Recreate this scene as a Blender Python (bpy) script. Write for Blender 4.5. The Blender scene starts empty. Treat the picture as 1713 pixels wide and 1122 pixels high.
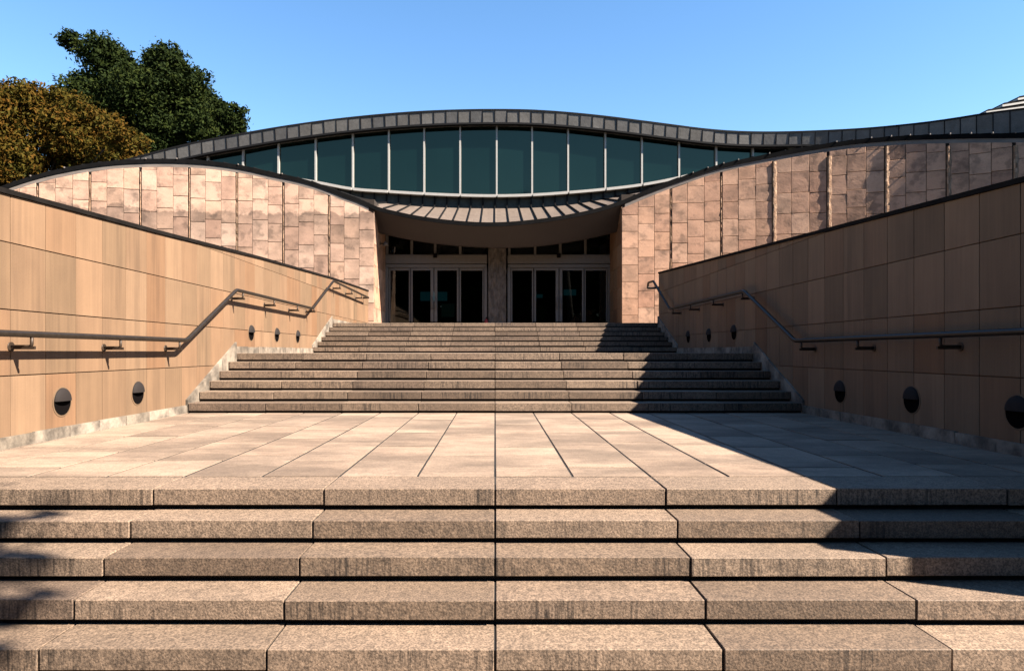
import bpy, math, random
import numpy as np
from mathutils import Vector
rnd = random.Random(7)
scene = bpy.context.scene
C = scene.collection

# ---------------------------------------------------------------- scale
U = 0.85            # builder units to metres
EYE = 1.92          # eye above the lower ground, builder units
F = 1142.0          # focal length in photograph pixels (1713 wide)
def W(p): return (p[0]*U, p[1]*U, (p[2]+EYE)*U)

# ---------------------------------------------------------------- camera
cam = bpy.data.cameras.new("camera"); co = bpy.data.objects.new("camera", cam); C.objects.link(co)
co.location = W((0, 0, 0)); co.rotation_euler = (math.radians(90), 0, 0)
cam.sensor_fit = 'HORIZONTAL'; cam.sensor_width = 36.0; cam.lens = 36.0*F/1713.0
cam.shift_x = (856.5-828)/1713.0; cam.shift_y = (588-561)/1713.0
cam.clip_start = 0.05; cam.clip_end = 5000
scene.camera = co

# ---------------------------------------------------------------- light
ELEV = math.radians(42.0)
AZ = (0.905, -0.425)
AN = math.atan2(AZ[0], AZ[1])
world = bpy.data.worlds.new("World"); scene.world = world; world.use_nodes = True
nt = world.node_tree; nt.nodes.clear()
sky = nt.nodes.new("ShaderNodeTexSky"); sky.sky_type = 'NISHITA'; sky.sun_disc = False
sky.sun_elevation = ELEV; sky.sun_rotation = AN
sky.air_density = 1.0; sky.dust_density = 0.0; sky.ozone_density = 1.0; sky.altitude = 0
bg = nt.nodes.new("ShaderNodeBackground"); bg.inputs['Strength'].default_value = 0.05
wo = nt.nodes.new("ShaderNodeOutputWorld")
hs = nt.nodes.new('ShaderNodeHueSaturation'); hs.inputs['Saturation'].default_value = 1.22
nt.links.new(sky.outputs[0], hs.inputs['Color']); nt.links.new(hs.outputs[0], bg.inputs['Color']); nt.links.new(bg.outputs[0], wo.inputs['Surface'])
sl = bpy.data.lights.new("sun", 'SUN'); so = bpy.data.objects.new("sun", sl); C.objects.link(so)
sl.energy = 5.0; sl.angle = math.radians(0.5); sl.color = (1.0, 0.90, 0.78)
sd = Vector((AZ[0]*math.cos(ELEV), AZ[1]*math.cos(ELEV), math.sin(ELEV)))
so.rotation_euler = sd.to_track_quat('Z', 'Y').to_euler(); so.location = (20, -10, 30)
scene.view_settings.view_transform = 'Standard'; scene.view_settings.look = 'None'
scene.view_settings.exposure = 2.5; scene.view_settings.gamma = 1.0
scene.view_settings.use_curve_mapping = False
scene.cycles.diffuse_bounces = 1; scene.cycles.max_bounces = 8; scene.cycles.transparent_max_bounces = 12

# ---------------------------------------------------------------- materials
K = {   # overall reflectance of each material, tuned against the photograph
    'paving_stone': (.69, .62, .56), 'sandstone_tile': (.42, .36, .30), 'pink_marble': (.82, .72, .645), 'pink_marble_shaded': (.73, .575, .465), 'split_stone': (.8, .72, .66),
    'granite': (.58, .515, .455), 'brown_soffit': (.23, .215, .23), 'tinted_glass': (.55, .55, .55), 'door_aluminium': (.42,)*3,
    'roof_sheet': (.39,)*3, 'rough_pillar_stone': (.42,)*3, 'white_frame': (.62,)*3, 'bronze_rail': (.33,)*3, 'bronze_bracket': (.4,)*3,
    'pale_plinth_stone': (.52, .50, .48), 'lawn_grass': (.5,)*3, 'ground_asphalt': (.6,)*3, 'lead_sheet': (.75,)*3, 'green_copper': (.5,)*3,
    'dark_seam': (.5,)*3, 'eave_metal': (.25,)*3, 'grey_flashing': (.6,)*3, 'lamp_hood': (.25,)*3, 'coping_metal': (.4,)*3,
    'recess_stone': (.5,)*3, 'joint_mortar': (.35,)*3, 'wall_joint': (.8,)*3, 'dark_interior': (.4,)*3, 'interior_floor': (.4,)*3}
def M(name, ramp, mott=(), bump=None, rough=0.8, metal=0.0, spec=0.3, streak=None, low=None):
    k_ = [.575*q for q in K.get(name, (1, 1, 1))]; ramp = [tuple(a*b for a, b in zip(c, k_)) for c in ramp]
    m = bpy.data.materials.new(name); m.use_nodes = True
    t = m.node_tree; N = t.nodes; L = t.links
    b = N['Principled BSDF']
    b.inputs['Roughness'].default_value = rough; b.inputs['Metallic'].default_value = metal
    b.inputs['Specular IOR Level'].default_value = spec
    geo = N.new('ShaderNodeNewGeometry')
    pos = geo.outputs['Position']; slab = pos
    if len(ramp) > 1:           # every slab is cut from its own piece of stone
        a0 = N.new('ShaderNodeAttribute'); a0.attribute_name = 'tone'
        cb = N.new('ShaderNodeVectorMath'); cb.operation = 'SCALE'; cb.inputs[0].default_value = (37, 61, 83); L.new(a0.outputs['Fac'], cb.inputs['Scale'])
        ad = N.new('ShaderNodeVectorMath'); ad.operation = 'ADD'; L.new(pos, ad.inputs[0]); L.new(cb.outputs[0], ad.inputs[1]); slab = ad.outputs[0]
    def noise(sc, detail, rough_=0.6, off=0.0, dist=0.0, src=None):
        mp = N.new('ShaderNodeMapping'); mp.inputs['Scale'].default_value = sc if hasattr(sc, '__len__') else (sc,)*3
        mp.inputs['Location'].default_value = (off, off*1.7, off*.6)
        L.new(src or pos, mp.inputs['Vector'])
        n = N.new('ShaderNodeTexNoise'); n.inputs['Scale'].default_value = 1.0
        n.inputs['Detail'].default_value = detail; n.inputs['Roughness'].default_value = rough_
        n.inputs['Distortion'].default_value = dist
        L.new(mp.outputs[0], n.inputs['Vector']); return n.outputs[0]
    def mr(v, a, b_, c, d):
        n = N.new('ShaderNodeMapRange'); n.inputs[1].default_value = a; n.inputs[2].default_value = b_
        n.inputs[3].default_value = c; n.inputs[4].default_value = d; L.new(v, n.inputs[0]); return n.outputs[0]
    def mul(a, v):
        n = N.new('ShaderNodeVectorMath'); n.operation = 'SCALE'; L.new(a, n.inputs[0]); L.new(v, n.inputs['Scale']); return n.outputs[0]
    def math2(op, a, c):
        n = N.new('ShaderNodeMath'); n.operation = op
        for i, v in enumerate((a, c)):
            if isinstance(v, (int, float)): n.inputs[i].default_value = v
            else: L.new(v, n.inputs[i])
        return n.outputs[0]
    if len(ramp) == 1:
        r = N.new('ShaderNodeRGB'); r.outputs[0].default_value = (*ramp[0], 1); col = r.outputs[0]
    else:
        at = N.new('ShaderNodeAttribute'); at.attribute_name = 'tone'
        cr = N.new('ShaderNodeValToRGB'); e = cr.color_ramp.elements
        while len(e) < len(ramp): e.new(0.5)
        for i, c in enumerate(ramp):
            e[i].position = i/(len(ramp)-1); e[i].color = (*c, 1)
        L.new(at.outputs['Fac'], cr.inputs[0]); col = cr.outputs[0]
    for i, (sc, det, lo, hi, a, b_) in enumerate(mott):
        col = mul(col, mr(noise(sc, det, off=i*3.1, src=slab), lo, hi, a, b_))
    if streak:      # weather streaks running down upright faces
        sp = N.new('ShaderNodeSeparateXYZ'); L.new(geo.outputs['Normal'], sp.inputs[0])
        face = mr(math2('ABSOLUTE', sp.outputs['Z'], 0), 0.35, 0.6, 1, 0)
        s1 = mr(noise(streak[0], 3, .7, 5.0), streak[2], streak[3], 0, 1)
        s2 = mr(noise(streak[1], 2, .5, 9.0), .46, .60, 0, 1)
        v = math2('MULTIPLY', math2('MULTIPLY', s1, s2), face)
        col = mul(col, mr(v, 0, 1, 1, streak[4]))
    if low:         # dark band below an uneven upper edge, fading downwards: (height, softness, amount)
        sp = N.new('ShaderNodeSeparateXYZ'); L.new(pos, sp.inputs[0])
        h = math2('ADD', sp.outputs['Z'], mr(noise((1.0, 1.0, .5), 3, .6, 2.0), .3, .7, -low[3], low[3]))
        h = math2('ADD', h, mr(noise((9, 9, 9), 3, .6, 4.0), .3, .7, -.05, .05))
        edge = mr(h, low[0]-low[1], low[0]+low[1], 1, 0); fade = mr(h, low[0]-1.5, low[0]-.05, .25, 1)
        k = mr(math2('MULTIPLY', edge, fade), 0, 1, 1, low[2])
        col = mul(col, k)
    L.new(col, b.inputs['Base Color'])
    if bump:
        hsum = None
        for sc, det, st in bump:
            v = math2('MULTIPLY', noise(sc, det, .65, 1.3), st)
            hsum = v if hsum is None else math2('ADD', hsum, v)
        bn = N.new('ShaderNodeBump'); bn.inputs['Strength'].default_value = 1.0; bn.inputs['Distance'].default_value = 1.0
        L.new(hsum, bn.inputs['Height']); L.new(bn.outputs[0], b.inputs['Normal'])
    return m

GR = [(.26, .195, .145), (.34, .26, .195), (.42, .33, .255), (.45, .35, .27), (.29, .22, .17)]
m_granite = M("granite", GR,
              mott=[(1.6, 4, .3, .7, .84, 1.14), (26, 4, .32, .62, .70, 1.14), (95, 2, .38, .60, .52, 1.20)],
              bump=[(90, 2, .0025), (12, 3, .004)], rough=.75, spec=.35,
              streak=((46, 4, 2.6), (1.9, 1.9, 1.9), .48, .64, .24))
m_recess = M("recess_stone", [(.05, .042, .036)], mott=[(9, 3, .3, .7, .6, 1.2)], rough=.95)
PV = [(.45, .355, .28), (.48, .38, .30), (.51, .41, .325), (.465, .36, .28), (.49, .39, .31)]
m_paving = M("paving_stone", PV,
             mott=[((.55, 1.1, 1), 6, .40, .58, .62, 1.10), ((2, 5, 1), 4, .3, .65, .80, 1.08), (14, 4, .3, .65, .86, 1.06), (80, 2, .35, .6, .80, 1.08)],
             bump=[(70, 2, .0018), (6, 3, .003)], rough=.8)
WL = [(.40, .235, .13), (.50, .31, .185), (.54, .37, .245), (.42, .30, .195), (.62, .44, .30), (.50, .295, .165), (.57, .38, .24)]
m_wall = M("sandstone_tile", WL,
           mott=[((30, 30, .9), 3, .3, .7, .91, 1.05), ((7, 7, .35), 3, .3, .7, .90, 1.06), (2.2, 4, .3, .7, .90, 1.05)],
           bump=[(60, 3, .0012)], rough=.82, streak=((6, 6, .3), (1.1, 1.1, .5), .48, .62, .80))
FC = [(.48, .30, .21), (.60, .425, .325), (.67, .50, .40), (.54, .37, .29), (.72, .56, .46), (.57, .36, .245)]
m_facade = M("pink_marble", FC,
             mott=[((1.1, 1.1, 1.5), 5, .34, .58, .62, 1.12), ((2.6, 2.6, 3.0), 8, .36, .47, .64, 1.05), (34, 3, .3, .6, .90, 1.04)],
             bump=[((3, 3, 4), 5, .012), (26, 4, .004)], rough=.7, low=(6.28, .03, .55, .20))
m_facade_right = M("pink_marble_shaded", FC,  # same marble, colour darkened and browned for the grazing sunlight
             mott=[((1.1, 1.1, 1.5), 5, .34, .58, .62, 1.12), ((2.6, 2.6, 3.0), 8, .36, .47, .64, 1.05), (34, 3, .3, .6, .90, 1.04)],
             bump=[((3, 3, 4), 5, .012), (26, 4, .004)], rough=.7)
m_rib = M("split_stone", [(.36, .22, .14), (.48, .32, .21), (.60, .44, .32)],
          mott=[((8, 8, 5), 5, .3, .65, .45, 1.1)], bump=[((14, 14, 9), 5, .05)], rough=.85)
m_joint = M("joint_mortar", [(.085, .058, .042)], rough=.95)
m_wjoint = M("wall_joint", [(.17, .10, .06)], rough=.95)
m_plinth = M("pale_plinth_stone", [(.50, .42, .33), (.62, .53, .43), (.56, .46, .36)],
             mott=[(3.2, 5, .38, .62, .32, 1.08), (30, 3, .3, .6, .85, 1.06)], bump=[(20, 4, .006)], rough=.8)
m_coping = M("coping_metal", [(.03, .025, .022)], mott=[(6, 3, .3, .7, .7, 1.3)], rough=.8, spec=.04)
m_lead = M("lead_sheet", [(.15, .145, .14), (.19, .18, .17), (.24, .225, .205), (.17, .155, .14)],
           mott=[((3, 3, 3), 4, .3, .7, .75, 1.1), (22, 3, .3, .7, .85, 1.08)], bump=[(9, 3, .006)], rough=.55, metal=.25)
m_apron = M("roof_sheet", [(.34, .25, .195), (.44, .335, .265), (.54, .415, .335), (.39, .30, .24)],
            mott=[(4, 4, .3, .7, .75, 1.1), (25, 3, .3, .7, .85, 1.08)], bump=[(8, 3, .006)], rough=.6, metal=.15)
m_seam = M("dark_seam", [(.022, .022, .024)], rough=.7, spec=.06)
m_eave = M("eave_metal", [(.022, .021, .022)], mott=[(5, 3, .3, .7, .7, 1.3)], rough=.8, spec=.04)
m_flash = M("grey_flashing", [(.30, .25, .215)], mott=[((2, 2, 9), 4, .3, .7, .7, 1.15)], rough=.6)
m_curb = M("green_copper", [(.075, .09, .075), (.11, .12, .095)], mott=[(10, 4, .3, .7, .6, 1.2)], rough=.7)
m_white = M("white_frame", [(.66, .63, .58)], mott=[(12, 3, .3, .7, .88, 1.03)], rough=.45)
m_fascia = M("brown_soffit", [(.155, .125, .108)], mott=[(.8, 3, .3, .7, .85, 1.12), (20, 3, .3, .7, .93, 1.04)], rough=.6)
m_alu = M("door_aluminium", [(.42, .385, .35)], mott=[(9, 3, .3, .7, .9, 1.05)], rough=.45, metal=.2, spec=.25)
m_pillar = M("rough_pillar_stone", [(.30, .255, .22)], mott=[((9, 9, 4), 5, .3, .65, .5, 1.2)], bump=[((16, 16, 8), 5, .03)], rough=.85)
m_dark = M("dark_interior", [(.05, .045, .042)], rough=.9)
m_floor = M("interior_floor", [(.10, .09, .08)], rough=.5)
m_rail = M("bronze_rail", [(.10, .075, .055)], mott=[(14, 3, .3, .7, .75, 1.15)], rough=.4, metal=.3)
m_bracket = M("bronze_bracket", [(.13, .085, .055)], mott=[(20, 3, .3, .7, .75, 1.15)], rough=.5, metal=.3)
m_hood = M("lamp_hood", [(.085, .066, .06)], rough=.8, spec=.15)
m_black = M("black_hollow_shade", [(.006, .005, .005)], rough=.9, spec=0)
m_grass = M("lawn_grass", [(.05, .065, .02)], mott=[(8, 5, .3, .7, .6, 1.3), (60, 3, .3, .7, .6, 1.3)], bump=[(40, 3, .02)], rough=.95)
m_ground = M("ground_asphalt", [(.16, .14, .125)], mott=[(2, 5, .3, .7, .8, 1.1), (60, 3, .3, .7, .7, 1.2)], bump=[(60, 2, .003)], rough=.9)
m_bark = M("bark", [(.06, .045, .032)], mott=[((20, 20, 3), 4, .3, .7, .5, 1.3)], bump=[((25, 25, 4), 4, .02)], rough=.95)
m_red = M("red_paint", [(.28, .03, .025)], rough=.4)
m_pinkbag = M("pink_cloth", [(.42, .20, .18)], mott=[(30, 3, .3, .7, .7, 1.1)], rough=.9)
m_board = M("notice_paper", [(.20, .15, .06)], mott=[(9, 3, .3, .7, .6, 1.2)], rough=.8)

def glass_mat(name, tint, rf):
    m = bpy.data.materials.new(name); m.use_nodes = True
    N = m.node_tree.nodes; L = m.node_tree.links; N.clear()
    tr = N.new('ShaderNodeBsdfTransparent'); tr.inputs[0].default_value = (*tint, 1)
    gl = N.new('ShaderNodeBsdfGlossy'); gl.inputs['Roughness'].default_value = rf; gl.inputs[0].default_value = (.9, .95, .95, 1)
    fr = N.new('ShaderNodeFresnel'); fr.inputs[0].default_value = 1.45
    mx = N.new('ShaderNodeMixShader'); o = N.new('ShaderNodeOutputMaterial')
    L.new(fr.outputs[0], mx.inputs[0]); L.new(tr.outputs[0], mx.inputs[1]); L.new(gl.outputs[0], mx.inputs[2]); L.new(mx.outputs[0], o.inputs[0])
    return m
m_doorglass = glass_mat("door_glass", (.30, .34, .33), .02)
m_clere = M("tinted_glass", [(.002, .010, .009), (.005, .016, .015)], mott=[((.3, .3, .3), 2, .3, .7, .7, 1.2)], rough=.06, spec=.5)
m_clere.node_tree.nodes["Principled BSDF"].inputs["Specular Tint"].default_value = (.80, 1.0, .72, 1)
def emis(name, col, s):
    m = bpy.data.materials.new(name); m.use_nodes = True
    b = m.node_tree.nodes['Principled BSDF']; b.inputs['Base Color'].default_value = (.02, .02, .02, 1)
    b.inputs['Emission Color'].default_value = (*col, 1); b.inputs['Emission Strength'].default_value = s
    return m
m_reflect = emis("teal_reflection_glow", (.03, .20, .26), .055)  # glow imitating teal reflections in the door glass
m_reflect_dim = emis("green_reflection_glow", (.05, .16, .14), .02)
def leaf_mat(name, ramp):
    m = bpy.data.materials.new(name); m.use_nodes = True
    N = m.node_tree.nodes; L = m.node_tree.links; b = N['Principled BSDF']
    at = N.new('ShaderNodeAttribute'); at.attribute_name = 'tone'
    cr = N.new('ShaderNodeValToRGB'); e = cr.color_ramp.elements
    while len(e) < len(ramp): e.new(.5)
    for i, c in enumerate(ramp): e[i].position = i/(len(ramp)-1); e[i].color = (*c, 1)
    L.new(at.outputs['Fac'], cr.inputs[0]); L.new(cr.outputs[0], b.inputs['Base Color'])
    b.inputs['Roughness'].default_value = .8; b.inputs['Specular IOR Level'].default_value = .05
    return m
m_leaf_brown = leaf_mat("autumn_leaf", [(.016, .017, .003), (.030, .024, .003), (.040, .026, .003), (.054, .024, .003), (.020, .026, .004)])
m_leaf_dark = leaf_mat("evergreen_leaf", [(.004, .008, .002), (.008, .013, .003), (.012, .018, .003), (.020, .024, .004)])

# ---------------------------------------------------------------- mesh helpers
ORG = {}
class MB:
    def __init__(s): s.v = []; s.f = []; s.t = []; s.m = []; s.sm = []
    def face(s, pts, tone=.5, mi=0, smooth=False):
        i = len(s.v); s.v.extend(pts); s.f.append(tuple(range(i, i+len(pts)))); s.t.append(tone); s.m.append(mi); s.sm.append(smooth)
    def mesh(s, V, Fs, tone=.5, mi=0, smooth=False):
        i = len(s.v); s.v.extend(V)
        for f in Fs:
            s.f.append(tuple(i+k for k in f)); s.t.append(tone); s.m.append(mi); s.sm.append(smooth)
    def box(s, x0, x1, y0, y1, z0, z1, tone=.5, mi=0):
        V = [(x, y, z) for x in (x0, x1) for y in (y0, y1) for z in (z0, z1)]
        s.mesh(V, [(0, 1, 3, 2), (4, 6, 7, 5), (0, 4, 5, 1), (2, 3, 7, 6), (0, 2, 6, 4), (1, 5, 7, 3)], tone, mi)
    def cbox(s, x0, x1, y0, y1, z0, z1, c=.01, tone=.5, mi=0, jit=0):
        lo = (x0, y0, z0); hi = (x1, y1, z1); V = []; idx = {}
        for a in (0, 1):
            for b in (0, 1):
                for d in (0, 1):
                    k = (a, b, d)
                    for ax in range(3):
                        p = []
                        for i in range(3):
                            base = hi[i] if k[i] else lo[i]
                            if i != ax: base += (-c if k[i] else c)
                            p.append(base + (rnd.uniform(-jit, jit) if jit else 0))
                        idx[(k, ax)] = len(V); V.append(tuple(p))
        Fs = []
        for ax in range(3):
            o = [i for i in range(3) if i != ax]
            for sd_ in (0, 1):
                q = []
                for (a, b) in ((0, 0), (1, 0), (1, 1), (0, 1)):
                    k = [0, 0, 0]; k[ax] = sd_; k[o[0]] = a; k[o[1]] = b; q.append(idx[(tuple(k), ax)])
                flip = (ax == 1) != (sd_ == 0)
                Fs.append(tuple(reversed(q)) if flip else tuple(q))
        for ax in range(3):         # edges along ax
            o = [i for i in range(3) if i != ax]
            for a in (0, 1):
                for b in (0, 1):
                    k0 = [0, 0, 0]; k0[o[0]] = a; k0[o[1]] = b; k1 = list(k0); k1[ax] = 1
                    k0 = tuple(k0); k1 = tuple(k1)
                    Fs.append((idx[(k0, o[0])], idx[(k1, o[0])], idx[(k1, o[1])], idx[(k0, o[1])]))
        for a in (0, 1):
            for b in (0, 1):
                for d in (0, 1):
                    k = (a, b, d); Fs.append((idx[(k, 0)], idx[(k, 1)], idx[(k, 2)]))
        s.mesh(V, Fs, tone, mi)
    def tube(s, pts, r, n=10, mi=0, caps=True, tone=.5):
        P = [Vector(p) for p in pts]; rs = r if hasattr(r, '__len__') else [r]*len(P)
        V = []; up = None
        for i, p in enumerate(P):
            if i == 0: d = (P[1]-p)
            elif i == len(P)-1: d = (p-P[i-1])
            else: d = (P[i+1]-p).normalized()+(p-P[i-1]).normalized()
            d.normalize()
            ref = Vector((1, 0, 0)) if abs(d.x) < .9 else Vector((0, 0, 1))
            a = d.cross(ref).normalized(); b = d.cross(a).normalized()
            for k in range(n):
                th = 2*math.pi*k/n; V.append(tuple(p+a*(math.cos(th)*rs[i])+b*(math.sin(th)*rs[i])))
        Fs = []
        for i in range(len(P)-1):
            for k in range(n):
                Fs.append((i*n+k, i*n+(k+1) % n, (i+1)*n+(k+1) % n, (i+1)*n+k))
        s.mesh(V, Fs, tone, mi, True)
        if caps:
            i0 = len(s.v)-len(V)
            s.f.append(tuple(i0+k for k in range(n))); s.f.append(tuple(i0+(len(P)-1)*n+k for k in reversed(range(n))))
            s.t += [tone]*2; s.m += [mi]*2; s.sm += [False]*2
    def prism(s, prof, x0, x1, tone=.5, mi=0):   # prof: (y,z) outline, extruded in x
        n = len(prof); V = [(x0, y, z) for y, z in prof]+[(x1, y, z) for y, z in prof]
        s.mesh(V, [tuple(range(n)), tuple(reversed(range(n, 2*n)))]+[(i, n+i, n+(i+1) % n, (i+1) % n) for i in range(n)], tone, mi)
    def build(s, name, mats, parent=None, fix=True):
        me = bpy.data.meshes.new(name)
        o0 = ORG.get(parent.name, (0, 0, 0)) if parent else (0, 0, 0)
        V = [tuple(a-b for a, b in zip(W(p), o0)) for p in s.v]
        me.from_pydata(V, [], s.f)
        for m in (mats if isinstance(mats, (list, tuple)) else [mats]): me.materials.append(m)
        me.polygons.foreach_set('material_index', s.m); me.polygons.foreach_set('use_smooth', s.sm)
        a = me.attributes.new('tone', 'FLOAT', 'FACE'); a.data.foreach_set('value', s.t)
        if fix:
            import bmesh
            bm = bmesh.new(); bm.from_mesh(me); bmesh.ops.recalc_face_normals(bm, faces=bm.faces); bm.to_mesh(me); bm.free()
        me.update()
        o = bpy.data.objects.new(name, me); C.objects.link(o)
        if parent: o.parent = parent
        ORG[o.name] = o0
        return o
def thing(name, label, cat, base, group=None):
    o = bpy.data.objects.new(name, None); C.objects.link(o); o.location = W(base); o.empty_display_size = .2
    o['label'] = label; o['category'] = cat
    if group: o['group'] = group
    ORG[o.name] = W(base)
    return o
def struct(o, label, cat): o['kind'] = 'structure'; o['label'] = label; o['category'] = cat; return o
def interp(T, x):
    return float(np.interp(x, [a for a, b in T], [b for a, b in T]))
class Spline:               # smooth curve through table points
    def __init__(s, T):
        s.x = np.array([a for a, b in T], float); s.y = np.array([b for a, b in T], float)
        d = np.diff(s.y)/np.diff(s.x); m = np.empty_like(s.x); m[0] = d[0]; m[-1] = d[-1]
        m[1:-1] = (d[:-1]*np.diff(s.x)[1:]+d[1:]*np.diff(s.x)[:-1])/(np.diff(s.x)[:-1]+np.diff(s.x)[1:]); s.m = m
    def __call__(s, q):
        if q <= s.x[0]: return float(s.y[0]+s.m[0]*(q-s.x[0]))
        if q >= s.x[-1]: return float(s.y[-1]+s.m[-1]*(q-s.x[-1]))
        i = int(np.searchsorted(s.x, q)-1); h = s.x[i+1]-s.x[i]; t = (q-s.x[i])/h
        return float((2*t**3-3*t**2+1)*s.y[i]+(t**3-2*t**2+t)*h*s.m[i]+(-2*t**3+3*t**2)*s.y[i+1]+(t**3-t**2)*h*s.m[i+1])
def panel(mb, P, depth, gap, ch, tone, mi=0, tilt=0):
    """raised stone panel on a surface; P = 4 (point, outward normal) corners, counter-clockwise"""
    c = sum((Vector(p) for p, n in P), Vector())/4
    back = []; mid = []; front = []
    for p, n in P:
        p = Vector(p); n = Vector(n); d = (c-p); L = max(d.length, 1e-6); k = min(.45, gap/L*1.3); k2 = min(.48, (gap+ch)/L*1.3)
        o = rnd.uniform(-tilt, tilt)
        back.append(p+d*k-n*.01); mid.append(p+d*k+n*(depth-ch+o)); front.append(p+d*k2+n*(depth+o))
    V = [tuple(q) for q in back+mid+front]
    Fs = [(8, 9, 10, 11)]+[(i, (i+1) % 4, 4+(i+1) % 4, 4+i) for i in range(4)]+[(4+i, 4+(i+1) % 4, 8+(i+1) % 4, 8+i) for i in range(4)]
    mb.mesh(V, Fs, tone, mi)

# ================================================================ LEVELS
Z0 = -1.92                      # lower ground
ZP = -.989                      # plaza
ZL1 = -.030                     # first landing
ZL2 = .876                      # entrance landing
HW = 5.0                        # half width between the walls
R1, T1 = .1545, .31             # lower steps
YP = 4.93                       # plaza front edge
YF1, TF1 = 11.0, .42            # middle flight, six risers
YF2, TF2 = 18.6, .448           # upper flight, six risers

# ---------------------------------------------------------------- ground
mb = MB(); mb.face([(-900, -900, Z0), (900, -900, Z0), (900, 900, Z0), (-900, 900, Z0)])
struct(mb.build('ground', m_ground), 'asphalt ground in front of the steps', 'ground')
for sgn in (-1, 1):
    mb = MB(); x0, x1 = sorted((sgn*5.62, sgn*70)); mb.box(x0, x1, 3.7, 80, Z0+.01, .74)
    struct(mb.build('lawn', m_grass), 'raised lawn behind the '+('sunlit left' if sgn < 0 else 'shaded right')+' stair wall', 'lawn')

# ---------------------------------------------------------------- plaza
mb = MB(); y_start = YP+.49
mb.box(-HW+.001, HW-.001, y_start-.3, YF1+.4, Z0, ZP-.006, mi=1)
ncol = 16; cw = .617
for i in range(-9, 9):
    xa = i*cw; xb = xa+cw
    if xb > HW: xb = HW
    if xa < -HW: xa = -HW
    if xb-xa < .05: continue
    y = y_start
    rows = [y_start]
    y += rnd.choice((.42, .62, .8, 1.1))
    while y < YF1-.25: rows.append(y); y += rnd.choice((.9, 1.24, 1.24, 1.6))
    rows.append(YF1+.1)
    for a, b in zip(rows[:-1], rows[1:]):
        dz = rnd.uniform(-.0015, .0015); g = .009 if abs(i) < 3 else .014
        mb.cbox(xa+g, xb-g, a+.012, b-.012, ZP-.05, ZP+dz, .002, rnd.random())
struct(mb.build('plaza', [m_paving, m_recess]), 'paved plaza of long pale stone slabs between the two flights', 'plaza')

# ---------------------------------------------------------------- stairs
BL = 1.235
def step(parent, yf, yb, zt, r, slab, bl=BL, jig=.0, t0=0, t1=1):
    mb = MB()
    mb.box(-HW+.001, HW-.001, yf+.055, yb+.02, zt-r-.02, zt-slab+.004, .5, 1)
    n = int(HW/bl)+1
    for i in range(-n, n):
        xa, xb = max(i*bl, -HW), min((i+1)*bl, HW)
        if xb-xa < .03: continue
        if i > -n: mb.box(xa-.0075, xa+.0075, yf+.014, yb+.03, zt-slab+.01, zt-.010, .5, 1)
        cuts = [xa, xb]
        if rnd.random() < jig: cuts = [xa, xa+(xb-xa)*rnd.choice((.33, .5, .66)), xb]
        for a, b in zip(cuts[:-1], cuts[1:]):
            dy, dz = rnd.uniform(-.006, .006), rnd.uniform(-.003, .003)
            mb.cbox(a+.006, b-.006, yf+dy, yb+.045, zt-slab+rnd.uniform(-.003, .003), zt+dz, .0035, t0+(t1-t0)*rnd.random(), 0, .001)
    return mb.build('step', [m_granite, m_recess], parent)
st = thing('staircase', 'wide lowest flight of dark stained granite steps in the foreground', 'stairs', (0, YP-3*T1, Z0), 'flights of granite stairs')
step(st, YP, YP+.428, ZP, R1, .118, jig=.15, t0=.55, t1=.8)
for i in range(1, 6): step(st, YP-i*T1, YP-(i-1)*T1, ZP-i*R1, R1, .118, jig=0)
st = thing('staircase', 'middle flight of six granite steps rising from the paved plaza', 'stairs', (0, YF1, ZP), 'flights of granite stairs')
r = (ZL1-ZP)/6
for i in range(6): step(st, YF1+i*TF1, YF1+(i+1)*TF1-(.03 if i == 5 else 0), ZP+(i+1)*r, r, r-.036)
st = thing('staircase', 'narrowest upper flight of six granite steps below the glass doors', 'stairs', (0, YF2, ZL1), 'flights of granite stairs')
r = (ZL2-ZL1)/6
for i in range(6): step(st, YF2+i*TF2, YF2+(i+1)*TF2-(.03 if i == 5 else 0), ZL1+(i+1)*r, r, r-.042)
yl1 = YF1+6*TF1; yl2 = YF2+6*TF2
mb = MB(); mb.box(-HW+.002, HW-.002, yl1-.05, YF2+.2, Z0, ZL1-.004)
struct(mb.build('landing', m_paving), 'stone landing between the middle and upper flights', 'landing')
mb = MB(); mb.box(-HW+.002, HW-.002, yl2-.05, 27.2, Z0, ZL2-.004); mb.box(HW-.001, 16, 20.95, 27.2, Z0, ZL2-.008); mb.box(-5.2, 5.3, 27.2, 30.2, Z0, ZL2-.002)
struct(mb.build('landing', m_paving), 'stone forecourt in front of the entrance doors', 'landing')

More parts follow.
